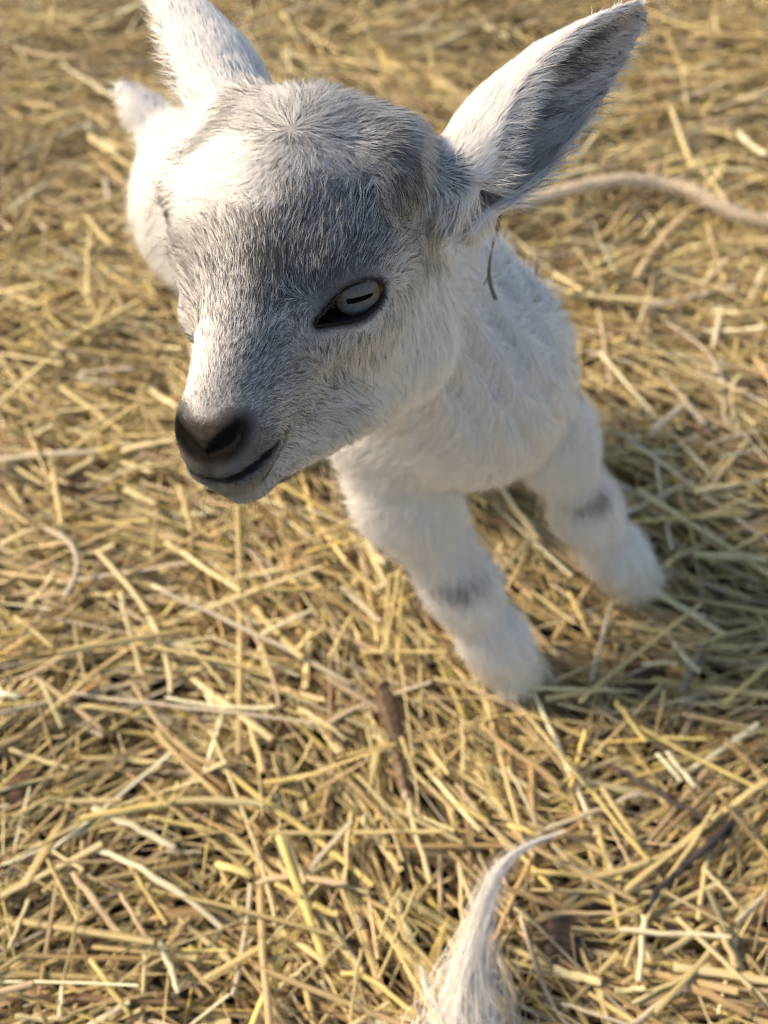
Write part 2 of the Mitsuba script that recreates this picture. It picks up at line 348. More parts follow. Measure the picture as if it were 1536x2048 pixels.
def ragged_sheet(pts, width, curl, color, rng, thick=.0008, k=26, m=9, rough=.12):
    """A curled strip with thickness, following pts: bark or a dead leaf."""
    C = curve(pts, k)
    t = np.gradient(C, axis=0); t /= np.linalg.norm(t, axis=1, keepdims=True)
    a = np.cross(t, [0, 0, 1.0]); a /= np.linalg.norm(a, axis=1, keepdims=True); b = np.cross(a, t)
    u = np.linspace(-1, 1, m)
    wv = np.interp(np.linspace(0, 1, k), np.linspace(0, 1, len(width)), width) * (1 + rough * rng.normal(0, 1, k))
    th = u * curl
    x = np.sin(th) / max(curl, .01); z = (np.cos(th) - 1) / max(curl, .01)
    top = C[:, None] + wv[:, None, None] * (x[None, :, None] * a[:, None] + z[None, :, None] * b[:, None]) + rng.normal(0, .0003, (k, m, 1)) * b[:, None]
    bot = top - thick * b[:, None]
    V = np.concatenate([top.reshape(-1, 3), bot.reshape(-1, 3)])
    i, j = np.meshgrid(np.arange(k - 1), np.arange(m - 1), indexing='ij')
    q = np.stack([i * m + j, i * m + j + 1, (i + 1) * m + j + 1, (i + 1) * m + j], -1).reshape(-1, 4)
    n = k * m
    e = np.concatenate([np.stack([np.arange(k - 1) * m + o, (np.arange(k - 1) + 1) * m + o], 1) for o in (0, m - 1)] + [np.stack([np.arange(m - 1) + o, np.arange(m - 1) + 1 + o], 1) for o in (0, (k - 1) * m)])
    rim = np.stack([e[:, 0], e[:, 1], e[:, 1] + n, e[:, 0] + n], 1)
    Q = np.vstack([q, q[:, ::-1] + n, rim])
    col = np.array(color) * np.exp(.25 * rng.normal(0, 1, (k, 1, 1)) * .5 + .25 * rng.normal(0, 1, (1, m, 1)) + .12 * rng.normal(0, 1, (k, m, 1)))
    return (V, Q), np.clip(np.concatenate([col.reshape(-1, 3)] * 2), .005, .7)


br = np.random.default_rng(3)
zb = lambda x, y, h: (x, y, float(bed_height(np.array([x]), np.array([y]))[0]) + h)
M, c = ragged_sheet([zb(-.002, .250, .002), zb(.001, .238, .006), zb(.004, .227, .007), zb(.008, .217, .005)], [.0035, .0062, .0066, .0058, .0045], 1.0, (.125, .088, .058), br)
add('bark_strip', M, 'm_skin', c, smooth=30 and True, label='curled dark brown bark strip in the straw below the nearer front foot', category='bark')
M, c = ragged_sheet([zb(.005, .214, .001), zb(.008, .203, .004), zb(.010, .193, .005), zb(.0115, .187, .003)], [.0030, .0040, .0040, .0030], 1.5, (.17, .118, .078), br)
c = c * np.where(np.linspace(0, 1, 26)[:, None].repeat(9, 1).reshape(-1, 1)[np.r_[0:234, 0:234]] > .8, 3.0, 1.0)
add('bark_strip_001', M, 'm_skin', np.clip(c, 0, .6), smooth=True, label='narrow brown bark sliver with a pale broken end, below the curled bark strip', category='bark')


def twig(pts, r0, r1, color, rng):
    P = curve(pts, 24)
    P += rng.normal(0, .0004, P.shape)
    R = np.linspace(r0, r1, 24) * (1 + .12 * rng.normal(0, 1, 24))
    for k in (5, 11, 17): R[k] *= 1.35
    col = np.array(color) * np.exp(.2 * rng.normal(0, 1, (24, 1)))
    return tubes(P[None], R[None], np.array([[0, 0, 1.0]]), np.ones(1), col[None], 8)


v, f, c = twig([zb(.112, .206, .003), zb(.121, .199, .006), zb(.137, .188, .008), zb(.155, .177, .006)], .0013, .0015, (.095, .075, .07), br)
add('twig', (v, f), 'm_skin', c, smooth=True, label='thin dark twig slanting down right under a long golden stalk', category='twig')
v, f, c = twig([zb(.166, .177, .006), zb(.158, .170, .008), zb(.141, .157, .008), zb(.121, .140, .006), zb(.115, .126, .002)], .0019, .0014, (.055, .048, .050), br)
add('twig_001', (v, f), 'm_skin', c, smooth=True, label='knobbly blackish twig slanting down left in the right foreground', category='twig')
for i, (x, y, ang, L, w, col, lab) in enumerate([
        (.137, .258, .4, .030, .009, (.10, .062, .042), 'crumpled dark brown dead leaf beside the nearer front foot'),
        (.080, .128, 1.2, .036, .012, (.115, .082, .068), 'dull brown dead leaf half buried right of the hair tuft wisp'),
        (.243, .470, .1, .045, .014, (.10, .072, .055), 'dark dead leaf at the right edge level with the kid\'s shoulder'),
        (-.176, .196, .9, .030, .009, (.13, .085, .055), 'brown dead leaf at the left edge of the foreground'),
        (-.185, .395, .7, .040, .010, (.16, .105, .07), 'brown dead leaf left of the kid\'s flank')]):
    d = np.array([math.cos(ang), math.sin(ang)]) * L / 2
    M, c = ragged_sheet([zb(x - d[0], y - d[1], -.003), zb(x - d[0] * .3, y - d[1] * .3, .003), zb(x + d[0] * .4, y + d[1] * .4, .002), zb(x + d[0], y + d[1], -.003)], [.002, w, w * .9, .001], .9, col, br, .0005, rough=.2)
    add('dead_leaf' + (f'_{i:03d}' if i else ''), M, 'm_skin', c, smooth=True, label=lab, category='dead leaf', group='dead leaves in the straw')

# ------------------------------------------------------------------ the kid: signed distances
# head frame in metres: x to the kid's right, y towards the nose, z out of the forehead
RH = np.array([[-0.94099481, -0.33200165, -0.06560244], [-0.23136064, 0.77257916, -0.59126448], [0.24698386, -0.54119899, -0.8038051]])
RH = RH @ trimesh.transformations.rotation_matrix(math.radians(3.6), [0, 0, 1])[:3, :3] @ trimesh.transformations.rotation_matrix(math.radians(9.0), [0, 1, 0])[:3, :3]
TH = np.array([-0.0300, -0.0697, 0.313])
HW = np.stack([RIGHT, DOWN, FWD], 1) @ RH       # head axes in the world (columns)
HO = cam2w(TH)


def h2w(p):
    return HO + np.asarray(p, float) @ HW.T


def w2h(p):
    return (np.asarray(p, float) - HO) @ HW


def smin(a, b, k):
    h = np.maximum(k - np.abs(a - b), 0) / k
    return np.minimum(a, b) - h * h * k * 0.25


def smax(a, b, k):
    return -smin(-a, -b, k)


def ell(p, c, r):
    q = (p - np.array(c)) / np.array(r)
    n = np.linalg.norm(q, axis=1)
    g = np.linalg.norm(q / np.array(r), axis=1) + 1e-9
    return n * (n - 1) / g


def cap(p, a, b, ra, rb):
    a, b = np.array(a, float), np.array(b, float)
    t = np.clip((p - a) @ (b - a) / ((b - a) @ (b - a)), 0, 1)
    return np.linalg.norm(p - a - t[:, None] * (b - a), axis=1) - (ra + (rb - ra) * t)




def unit(v):
    v = np.asarray(v, float)
    return v / np.linalg.norm(v)


# eyes, in the head frame (the left one, x negative): centre of the opening, its axes towards the tear duct (a), upward (b) and outward (n)
EC = np.array([-.0282, .0154, .0077])
EN = unit([-.777, .563, .281]); EA = unit(np.array([.6068, .7887, .0987]) - EN * (EN @ [.6068, .7887, .0987])); EB = np.cross(EA, EN); EB = EB * np.sign(EB[2])
OUTLINE = np.array([(11.8, -1.3), (8.2, .9), (5.0, 2.4), (1.75, 3.9), (-1.5, 4.7), (-5.1, 4.4), (-8.6, 3.2), (-11.2, 1.5), (-12.2, -.4), (-11.8, -2.1),
                    (-9.3, -3.8), (-6.2, -4.7), (-3.0, -5.2), (.4, -4.8), (4.2, -3.9), (8.2, -2.8)]) * MM
OUT2 = CubicSpline(np.arange(17), np.vstack([OUTLINE, OUTLINE[:1]]), bc_type='periodic')(np.linspace(0, 16, 64, endpoint=False))
GAZE = RH.T @ unit([.26, .58, -.76])
BALL_R = .0105
BALL = EC - .0033 * EA + .0001 * EB - .0006 * EN - GAZE * BALL_R
# the far eye sits a touch further back on its side of the skull
ROT_R = trimesh.transformations.rotation_matrix(math.radians(-27), [0, 0, 1])[:3, :3]


def almond(a, b):                               # signed distance to the outline of the eye opening, in its plane
    d = np.full(a.shape, 1.0)
    near = np.hypot(a, b) < .03
    p = np.stack([a[near], b[near]], 1)
    best, inside = np.full(len(p), 1.0), np.zeros(len(p), bool)
    for v, w in zip(OUT2, np.roll(OUT2, -1, 0)):
        e = w - v
        t = np.clip(((p - v) @ e) / (e @ e), 0, 1)
        best = np.minimum(best, np.linalg.norm(p - v - t[:, None] * e, axis=1))
        c = (v[1] > p[:, 1]) != (w[1] > p[:, 1])
        inside ^= c & (p[:, 0] < (w[0] - v[0]) * (p[:, 1] - v[1]) / (w[1] - v[1] + 1e-15) + v[0])
    d[near] = np.where(inside, -best, best)
    return d


def eye_local(h):                               # both eyes in the left eye's frame
    q = h.copy()
    right = q[:, 0] > 0
    q[right] = (q[right] @ ROT_R) * [-1, 1, 1]
    return q - EC


def eye_cut(h):                                 # tunnel through the lids
    q = eye_local(h)
    return np.maximum(almond(q @ EA, q @ EB), -0.0085 - q @ EN), q


EAR_LEN = 0.0755


def ear_frame(base, axis, opening):             # given in the camera's axes, kept in the head's
    base = RH.T @ (np.array(base) - TH)
    u = RH.T @ unit(axis); w = RH.T @ unit(opening)
    w = unit(w - (w @ u) * u)
    return base, u, np.cross(u, w), w


EARS = [ear_frame((0.0235, -0.1020, 0.316), (0.655, -0.748, -0.10), (0.36, 0.72, -0.55)),
        ear_frame((-0.0455, -0.1250, 0.328), (-0.40, -0.87, 0.20), (-0.90, 0.25, 0.10))]


EAR_R = PchipInterpolator([0, 0.15, 0.35, 0.55, 0.75, 0.9, 1.0], [12.5, 14.0, 16.0, 15.5, 12.0, 7.0, 2.4])
EAR_PHI = PchipInterpolator([0, 0.2, 0.5, 0.8, 1], [2.7, 2.2, 1.65, 1.35, 1.2])
EAR_SGN = np.array([np.sign((RH @ e[2])[1]) for e in EARS])


def ear_coords(h, e):
    q = h - e[0]
    u = q @ e[1] / EAR_LEN
    bow = 0.010 * np.clip(u, 0, 1.2) ** 2       # the tip curls towards the opening
    v, w = q @ e[2], q @ e[3] - bow
    uc = np.clip(u, 0, 1)
    r, phi = EAR_R(uc) * MM, EAR_PHI(uc)
    wc = w - r * 0.55 * uc                      # keeps the back edge straight while the leaf narrows
    return u, v, wc, r, phi


def ear(h, e):
    u, v, w, r, phi = ear_coords(h, e)
    th = np.arctan2(v, -w)
    rho = np.hypot(v, w)
    ex, ey = r * np.sin(phi), -r * np.cos(phi)
    arc = np.where(np.abs(th) < phi, np.abs(rho - r), np.hypot(np.abs(v) - ex, w - ey))
    d = arc - np.interp(np.clip(u, 0, 1), [0, 0.3, 1], [2.2 * MM, 1.5 * MM, 1.1 * MM])
    end = np.maximum(u - 1, -0.12 - u) * EAR_LEN
    return smax(d, end, 0.002)


def head_sdf(h):
    m = h.copy(); m[:, 0] = np.abs(m[:, 0])
    d = ell(m, (0, -.022, .008), (.038, .038, .034))
    d = smin(d, ell(m, (0, -.018, .021), (.031, .032, .024)), .010)
    d = smin(d, ell(m, (.019, -.004, .012), (.016, .018, .014)), .008)         # brow
    d = smin(d, ell(m, (.022, .004, -.001), (.0125, .016, .013)), .008)        # orbit
    d = smin(d, cap(m, (0, .005, .000), (0, .050, -.004), .0235, .0140), .012)  # muzzle
    d = smin(d, cap(m, (0, .006, .016), (0, .056, .003), .0135, .0080), .008)  # bridge
    d = smin(d, cap(m, (.018, -.014, -.035), (0, .044, -.025), .0205, .0115), .012)  # jaw
    d = smin(d, ell(m, (.019, -.008, -.016), (.015, .024, .021)), .010)        # cheek
    d = smin(d, ell(m, (0, .056, -.004), (.0118, .0140, .0115)), .007)         # nose
    d = smin(d, ell(m, (.0045, .060, -.009), (.0085, .0105, .0080)), .005)      # upper lip
    d = smin(d, ell(m, (.0060, .060, .0015), (.0056, .0065, .0060)), .004)     # nostril wing
    d = smin(d, ell(m, (0, .0605, -.0165), (.0080, .0085, .0060)), .005)       # lower lip
    d = smin(d, ell(m, (0, .053, -.0232), (.0095, .0135, .0066)), .004)         # chin
    left, right = ell(h, (-.029, -.034, .020), (.012, .0125, .0135)), ell(h, (.022, -.038, .018), (.013, .013, .014))
    d = smin(d, np.minimum(left, right), .012)                                 # ear roots, the right ear laid back
    d = smin(d, ell(m, (.033, -.019, .0275), (.0075, .0075, .0075)), .012)      # horn bud
    return d


LIP = np.array([(0, 70.8, -9.4), (5, 70.4, -8.4), (9, 68, -7.2), (12.5, 62.5, -7.0), (14.8, 53, -10), (16.8, 43, -14.5)]) * MM
NOSTRIL = np.array([(.9, 69.2, .6), (3, 68.4, 1.8), (6, 67.0, 3.4), (8.5, 65.0, 5.0), (9.6, 63.2, 5.8)]) * MM


def chain(m, pts, rad):
    d = np.full(len(m), 1.0)
    for a, b, ra, rb in zip(pts[:-1], pts[1:], rad[:-1], rad[1:]):
        d = np.minimum(d, cap(m, a, b, ra, rb))
    return d


def lipline(m):
    return chain(m, LIP, [.0009, .0010, .0010, .0010, .0009, .0005])


def nostril(m):
    return chain(m, NOSTRIL, [.0007, .0013, .0019, .0017, .0008])


def philtrum(m):
    return cap(m, (0, .0712, -.000), (0, .0722, -.0080), .0007, .0007)


def carve(h, d):
    m = h.copy(); m[:, 0] = np.abs(m[:, 0])
    d = smax(d, -lipline(m), .0012)
    d = smax(d, -nostril(m), .0010)
    return smax(d, -philtrum(m), .0010)


W = np.array
# body joints in the world
WITHERS, RUMP = W([0.004, .348, .205]), W([-0.077, .425, .216])
CHEST = W([0.036, .302, .172])
SHL, SHR = W([.053, .322, .160]), W([.000, .296, .155])
HEADING = unit([.637, -.77, 0]); LATERAL = unit([.77, .637, 0])
LEGS = {  # joints and radii: shoulder, elbow, knee, fetlock, hoof
    'left_front': [(SHL, .023), (W([.079, .320, .115]), .0170), (W([.1015, .316, .068]), .0125), (W([.123, .315, .030]), .0105), (W([.131, .315, .019]), .0120)],
    'right_front': [(SHR, .026), (W([.010, .286, .115]), .0200), (W([.0365, .270, .066]), .0130), (W([.055, .262, .030]), .0110), (W([.061, .259, .018]), .0128)],
    'left_hind': [(W([-.035, .463, .170]), .030), (W([-.030, .448, .115]), .020), (W([-.045, .478, .075]), .013), (W([-.038, .473, .028]), .012), (W([-.032, .466, .012]), .013)],
    'right_hind': [(W([-.080, .423, .170]), .030), (W([-.070, .403, .115]), .020), (W([-.090, .428, .075]), .013), (W([-.082, .420, .028]), .012), (W([-.076, .414, .012]), .013)],
}
TAIL = [W([-.101, .434, .200]), W([-.115, .444, .208]), W([-.123, .448, .217])]


def body_sdf(p):
    d = cap(p, WITHERS - [0, 0, .045], RUMP - [0, 0, .047], .045, .046)
    d = smin(d, ell((p - CHEST) @ np.stack([HEADING, LATERAL, [0, 0, 1]], 1), (0, 0, -.002), (.042, .042, .046)), .03)
    d = smin(d, cap(p, W([.022, .306, .186]), h2w([0, -.030, -.016]), .036, .030), .025)        # neck
    d = smin(d, cap(p, W([.009, .334, .200]), h2w([0, -.036, .006]), .032, .027), .02)
    qn = p @ LATERAL + .35 * (p[:, 2] - .2) + .004 * meshkit.noise(p * 60, 4)
    nk = np.clip(1 - np.linalg.norm((p - W([.035, .300, .195])) / [.05, .05, .055], axis=1), 0, 1)
    d = d + .0042 * nk * np.sin(qn * 2 * np.pi / .0135)
    for name, J in LEGS.items():
        for (a, ra), (b, rb) in zip(J[:-1], J[1:]):
            d = smin(d, cap(p, a, b, ra, rb), .014)
    for name, J in LEGS.items():
        (a, ra), (b, rb) = J[-2], J[-1]
        side = np.cross(HEADING, [0, 0, 1.0]); out = unit((b - a) * [1, 1, 0] + HEADING * .02)
        for q in (-1, 1):
            d = smin(d, cap(p, b + side * q * rb * .42 - [0, 0, .003], b + side * q * rb * .46 + out * .0115 - [0, 0, .0085], rb * .62, rb * .50), .004)
    d = smin(d, cap(p, TAIL[0], TAIL[1], .010, .0075), .012)
    return smin(d, cap(p, TAIL[1], TAIL[2], .0075, .004), .008)


def kid_sdf(p):
    h = w2h(p)
    hd = carve(h, head_sdf(h))
    near = (h[:, 1] < .02)
    d = hd
    b = body_sdf(p)
    d = smin(d, b, .018)
    for e in EARS:
        d = smin(d, ear(h, e), .008)
    q = h.copy(); q[:, 0] = -np.abs(q[:, 0])
    c, _ = eye_cut(h)
    return smax(d, -c, .0012)


def surface_nets(fn, lo, hi, h):
    lo, hi = np.array(lo), np.array(hi)
    n = (np.ceil((hi - lo) / h / 4).astype(int)) * 4 + 1
    nc = (n - 1) // 4 + 1
    C = np.stack(np.meshgrid(*[np.arange(k) for k in nc], indexing='ij'), -1).reshape(-1, 3)
    dc = np.concatenate([fn(lo + x * h * 4) for x in np.array_split(C, max(1, len(C) // 200000))]).reshape(nc)
    cell = np.abs(dc) < h * 4 * 2.2
    F = np.sign(np.kron(dc, np.ones((4, 4, 4), np.int8))[:n[0], :n[1], :n[2]]).astype(np.float32)
    mask = np.kron(cell, np.ones((4, 4, 4), bool))
    mask = np.roll(mask, (-2, -2, -2), (0, 1, 2))[:n[0], :n[1], :n[2]]
    ii = np.argwhere(mask)
    F[mask] = np.concatenate([fn(lo + x * h) for x in np.array_split(ii, max(1, len(ii) // 200000))])
    F = np.clip(F, -4 * h, 4 * h)
    s = F < 0
    ct = np.zeros(tuple(n - 1), np.uint8)
    for a, b, c in np.ndindex(2, 2, 2):
        ct += s[a:n[0] - 1 + a, b:n[1] - 1 + b, c:n[2] - 1 + c]
    act = np.argwhere((ct > 0) & (ct < 8))
    vid = -np.ones(tuple(n - 1), np.int32); vid[tuple(act.T)] = np.arange(len(act))
    acc, cnt = np.zeros((len(act), 3)), np.zeros(len(act))
    cor = list(np.ndindex(2, 2, 2))
    for a in cor:
        for ax in range(3):
            if a[ax] == 0:
                b = list(a); b[ax] = 1
                fa, fb = F[tuple((act + a).T)], F[tuple((act + b).T)]
                x = (fa < 0) != (fb < 0)
                t = np.where(x, fa / np.where(x, fa - fb, 1), 0)
                p = np.array(a, float)[None].repeat(len(act), 0); p[:, ax] = t
                acc += p * x[:, None]; cnt += x
    V = lo + (act + acc / cnt[:, None]) * h
    faces = []
    for ax in range(3):
        o1, o2 = [(1, 2), (2, 0), (0, 1)][ax]
        sl0 = [slice(1, k - 1) for k in n]; sl1 = list(sl0)
        sl0[ax], sl1[ax] = slice(0, n[ax] - 1), slice(1, n[ax])
        A, B = s[tuple(sl0)], s[tuple(sl1)]
        e = np.argwhere(A != B)
        pos = e.copy()
        for k in range(3):
            if k != ax: pos[:, k] += 1
        d1, d2 = np.eye(3, dtype=int)[o1], np.eye(3, dtype=int)[o2]
        q = np.stack([vid[tuple(x.T)] for x in (pos - d1 - d2, pos - d2, pos, pos - d1)], 1)
        flip = ~A[tuple(e.T)]
        q[flip] = q[flip][:, ::-1]
        faces.append(q)
    Q = np.vstack(faces); Q = Q[(Q >= 0).all(1)]
    return V, np.vstack([Q[:, [0, 1, 2]], Q[:, [0, 2, 3]]])


KV, KF = surface_nets(kid_sdf, (-.175, .13, -.002), (.165, .52, .375), .0014)


def grad(fn, p, e=.0006):
    o = np.eye(3) * e
    g = np.stack([fn(p + o[k]) - fn(p - o[k]) for k in range(3)], 1)
    return g / (np.linalg.norm(g, axis=1, keepdims=True) + 1e-12)


KN = np.concatenate([grad(kid_sdf, x) for x in np.array_split(KV, 8)])

# coat markings: head-frame millimetres and how grey the coat is there, in hundredths
MARKS = np.array([[float(x) for x in r.split()] for r in """
12 -4 42 0; 16 3 36 0; 2 -3 43 0; 27 -33 37 5; 7 49 12 5; 7 43 14 8; 7 55 11 5; -1 56 12 20; -37 -16 -17 2; -36 -51 -25 5; -37 -7 -31 0; -39 -52 -39 0; -29 13 -25 3; -34
2 -18 2; -53 -31 0 5; -39 -21 -30 0; -12 -33 43 32; -13 -11 43 20; -21 -31 40 44; -11 3 38 3; -7 6 37 8; -17 -7 41 17; -24 -13 38 26; -27 -37 36 38; -42 -28 24 40; -40
-28 29 40; -11 -18 45 42; 12 -25 44 60; 18 -29 41 45; 2 -22 46 38; -4 -22 46 35; -25 -27 38 46; -37 -19 35 72; -40 -15 31 80; -36 -10 28 65; -41 -19 19 55; -40 -24 8 45;
-44 -27 16 35; -31 -17 37 45; -28 -3 30 66; -22 1 33 66; -16 6 33 72; -11 10 32 68; -22 6 28 58; -28 4 24 63; -35 -2 19 55; -38 -11 16 45; -16 12 25 66; -22 12 21 66; -28
10 17 70; -6 16 28 62; -9 22 22 85; -8 20 24 90; 0 15 30 55; 9 11 32 52; 20 6 29 50; 29 5 23 62; 32 6 16 68; 23 11 21 58; 11 16 25 52; 3 24 24 50; -3 30 21 45; 17 21 14
38; 24 17 10 40; 4 35 19 28; -2 44 16 35; -7 36 18 48; -8 30 19 60; -12 25 17 66; -16 19 18 75; -13 32 12 50; -16 25 11 35; -17 28 6 42; -15 36 5 52; -11 42 10 58; -9 47
11 58; -7 54 11 52; -11 50 7 48; -14 47 0 40; -16 39 -4 46; -17 28 -11 36; -20 26 -6 30; -24 22 -4 25; -20 26 0 42; -26 20 -3 22; -31 15 -4 15; -35 4 -4 18; -36 -0 2 22;
-35 2 8 40; -31 9 14 75; -22 16 14 78; -19 21 10 62; -37 -12 2 25; -37 -8 11 38; -13 41 -17 42; -16 33 -20 36; -22 23 -24 20; -19 30 -29 25; -14 42 -27 20; -14 55 -1 48;
-12 63 2 60; -8 66 3 85; -5 69 -1 90; 3 70 -3 90; -9 67 -1 75; -13 63 -4 60; -4 62 9 58; 1 61 11 42; 4 61 10 35; -4 58 11 50; 7 58 10 10; -10 67 -8 75; -7 69 -9 62; -10
54 -22 32; -15 38 -32 18; -21 21 -37 20; -26 16 -35 12; -40 -42 -4 40; -38 -36 -5 30; -42 -26 10 50; 11 7 35 5; 1 8 36 12; -6 9 34 50; 20 3 32 5; -16 0 38 45; -20 -4 38
30; -26 -8 35 45; -23 -3 35 60""".replace('\n', ' ').split(';')])
# lie of the coat: head-frame millimetres and the direction in which the hair points, in hundredths
MARKS = np.vstack([MARKS, [[0, 62, -23, 36], [-8, 58, -23, 34], [8, 58, -23, 34], [-14, 44, -24, 24], [0, 67, -15, 62], [-9, 66, -13, 58], [9, 66, -13, 58], [0, 52, -30, 30], [0, 40, -30, 25]]])
FLOW = np.array([[float(x) for x in r.split()] for r in """
12 -4 42 91 19 -37;-1 -2 43 77 59 -24;16 3 36 89 -12 -44;-10 -3 42 15 93 -33;-19 -10 40 -72 45 -52;-26 -15 38 -87 -45 -21;-14 -28 43 -30 -92 -26;-6 -32 44 31 -94 -16;0
-25 46 100 1 -0;11 -23 45 89 40 -24;-22 -28 40 -88 -26 -40;-28 -36 36 -90 -16 -40;-38 -30 31 -64 35 -68;-28 -5 32 12 -70 70;-21 3 32 -10 -77 62;-16 12 25 -20 -69 70;-9 17
25 -2 -80 60;0 15 30 23 -75 62;11 13 29 40 -74 55;26 9 22 71 -69 10;129 -111 -90 80 -39 46;17 21 14 28 -83 47;4 35 19 8 -94 33;-1 47 15 8 -93 35;-8 42 14 -16 -96 24;-11
33 15 5 -90 44;9 54 10 39 -91 -16;-1 59 11 3 -93 36;-9 56 9 -42 -89 -17;-13 45 6 -33 -91 -26;-17 35 1 -26 -92 -31;-16 31 -17 -27 -51 -82;-15 50 -3 -7 -75 -66;-13 43 -20
-20 -38 -90;-22 21 -21 -42 -30 -85;-21 26 -32 -2 -38 -92;-30 12 -18 1 -19 -98;-35 1 -11 16 49 -86;-37 -13 -7 6 13 -99;-37 -7 9 -16 -98 6;-33 3 18 -25 -86 45;-28 10 17 -19
-65 73;-21 16 16 22 -43 88;-16 25 11 10 83 -54;-16 30 7 -13 60 -79;-22 24 -0 35 39 -85;-29 18 -4 45 27 -85;-34 6 -6 24 48 -84;-37 -11 28 9 38 -92;-41 -19 19 34 61 -71;-40
-15 31 -40 19 -90;-39 -29 -2 11 74 -67;-36 -51 -25 -25 72 -65;-37 -7 -31 14 52 -84;-39 -30 -40 3 75 -66;-41 -55 -42 -8 72 -69;-9 68 -3 -76 -65 -5;-2 70 -2 -57 15 -81;-10
65 -14 43 -26 -87;-11 45 -30 2 -63 -78;-1 70 -14 7 -17 -98;5 70 -5 89 -30 -34;-43 -41 22 -87 -49 -6;-43 -52 -49 0 64 -76;-49 -51 -59 3 46 -89""".replace('\n', ' ').split(';')])


def blend(p, table, width, extra=None):
    """Gaussian average of table rows (x y z values...) at head-frame points p; also the total weight."""
    out, tot = [], []
    for q in np.array_split(p, max(1, len(p) // 20000)):
        d2 = ((q[:, None] * 1000 - table[None, :, :3]) ** 2).sum(-1)
        near = d2.min(1, keepdims=True)
        w = np.exp(-(d2 - near) / (2 * width ** 2))
        out.append(w @ table[:, 3:] / w.sum(1, keepdims=True)); tot.append(np.sqrt(near[:, 0]))
    return np.concatenate(out), np.concatenate(tot)


KNEES = [(W([.036, .258, .082]), .0058), (W([.1035, .304, .088]), .0058)]


def regions(p):
    """Everything the coat needs to know at world points p."""
    h = w2h(p)
    R = {'h': h}
    R['ear'] = np.zeros(len(p)); R['inner'] = np.zeros(len(p)); R['earu'] = np.zeros(len(p)); R['earv'] = np.zeros(len(p)); R['which'] = np.zeros(len(p), int)
    for k, e in enumerate(EARS):
        u, v, w, r, phi = ear_coords(h, e)
        rho = np.hypot(v, w)
        on = (np.abs(ear(h, e)) < .0035) & (u > 0.02)
        R['ear'][on] = 1
        R['inner'][on & ((rho < r) | (np.abs(np.arctan2(v, -w)) > phi))] = 1
        R['earu'][on] = u[on]; R['earv'][on] = (np.arctan2(v, -w) / phi)[on]; R['which'][on] = k
    c, q = eye_cut(h)
    R['eye'] = np.where(np.abs(q @ EN) < .016, almond(q @ EA, q @ EB), 1.0)
    R['head'] = np.clip(1 - (kid_head(h)) / .012, 0, 1)
    return R


def kid_head(h):
    return head_sdf(h)


def grey_of(p, R):
    g, near = blend(R['h'], MARKS, 4.4)
    g = (g[:, 0] / 100) * np.clip(1 - (near - 14) / 14, 0, 1) * np.clip(R['head'] * 1.6, 0, 1)
    n = meshkit.fbm(R['h'] * 160, 3, 3) - .5
    g = g + n * .22 * np.clip(g * 4, 0, 1) * np.clip((1 - g) * 4, 0, 1)
    g = np.maximum(g, .85 * np.exp(-(np.clip(R['eye'], 0, 1) / .0020) ** 2))
    hx = R['h'].copy(); hx[:, 0] = np.abs(hx[:, 0])
    g = np.maximum(g, .99 * np.exp(-(np.clip(nostril(hx), 0, 1) / .0060) ** 4))
    for c, r in KNEES:
        d = np.linalg.norm((p - c) / [2.0, 1.2, .62], axis=1)
        g = np.maximum(g, .50 * np.clip(1.6 - d / r * .9, 0, 1) * (.55 + .9 * n.clip(-.4, .4) + .35))
    # inside of the ears: dark skin showing through towards the middle, pale at the rims
    inn = (R['inner'] > 0)
    across = R['earv'] * EAR_SGN[R['which']]                                         # -1 at the upper rim, 1 at the lower one
    streak = meshkit.fbm(np.stack([R['earu'] * 3.2 + across * 1.6, across * 5 - R['earu'] * 9, R['earu'] * 0 + 3], -1), 3, 8)
    gi = np.interp(across, [-1, -.72, -.5, .1, .45, .62, 1], [.12, .18, .48, .68, .58, .24, .18]) * np.interp(R['earu'], [0, .12, .25, .75, .92, 1], [.6, .75, 1, .95, .55, .4])
    gi = gi + (streak - .5) * 1.5 * np.clip(gi * 1.6 - .2, 0, 1)
    g = np.where(inn, np.clip(gi, .12, .97), np.where(R['ear'] > 0, .02, g))
    return np.clip(g, 0, 1)


WHITE, GREY = np.array([.90, .88, .85]), np.array([.125, .121, .121])


def coat(g, warm=0):
    return WHITE * (1 - g[:, None]) + GREY * g[:, None]


RK = regions(KV)
gk = grey_of(KV, RK)
kc = coat(gk) * .75 * (1 - .55 * np.clip(gk * 1.2, 0, 1))[:, None]
pink = (RK['inner'] > 0)[:, None] * np.clip(1 - gk[:, None], 0, 1)
kc = kc * (1 - pink * .8) + np.array([.50, .40, .35]) * pink * .8
dark = np.clip(1 - RK['eye'] / .0018, 0, 1)[:, None]
kc = kc * (1 - dark) + np.array([.016, .014, .013]) * dark
hm = RK['h'].copy(); hm[:, 0] = np.abs(hm[:, 0])
def nose_pad(m):
    return np.minimum(ell(m, (0, .0665, .0030), (.0105, .0075, .0062)), cap(m, (0, .071, -.001), (0, .072, -.007), .0016, .0010))


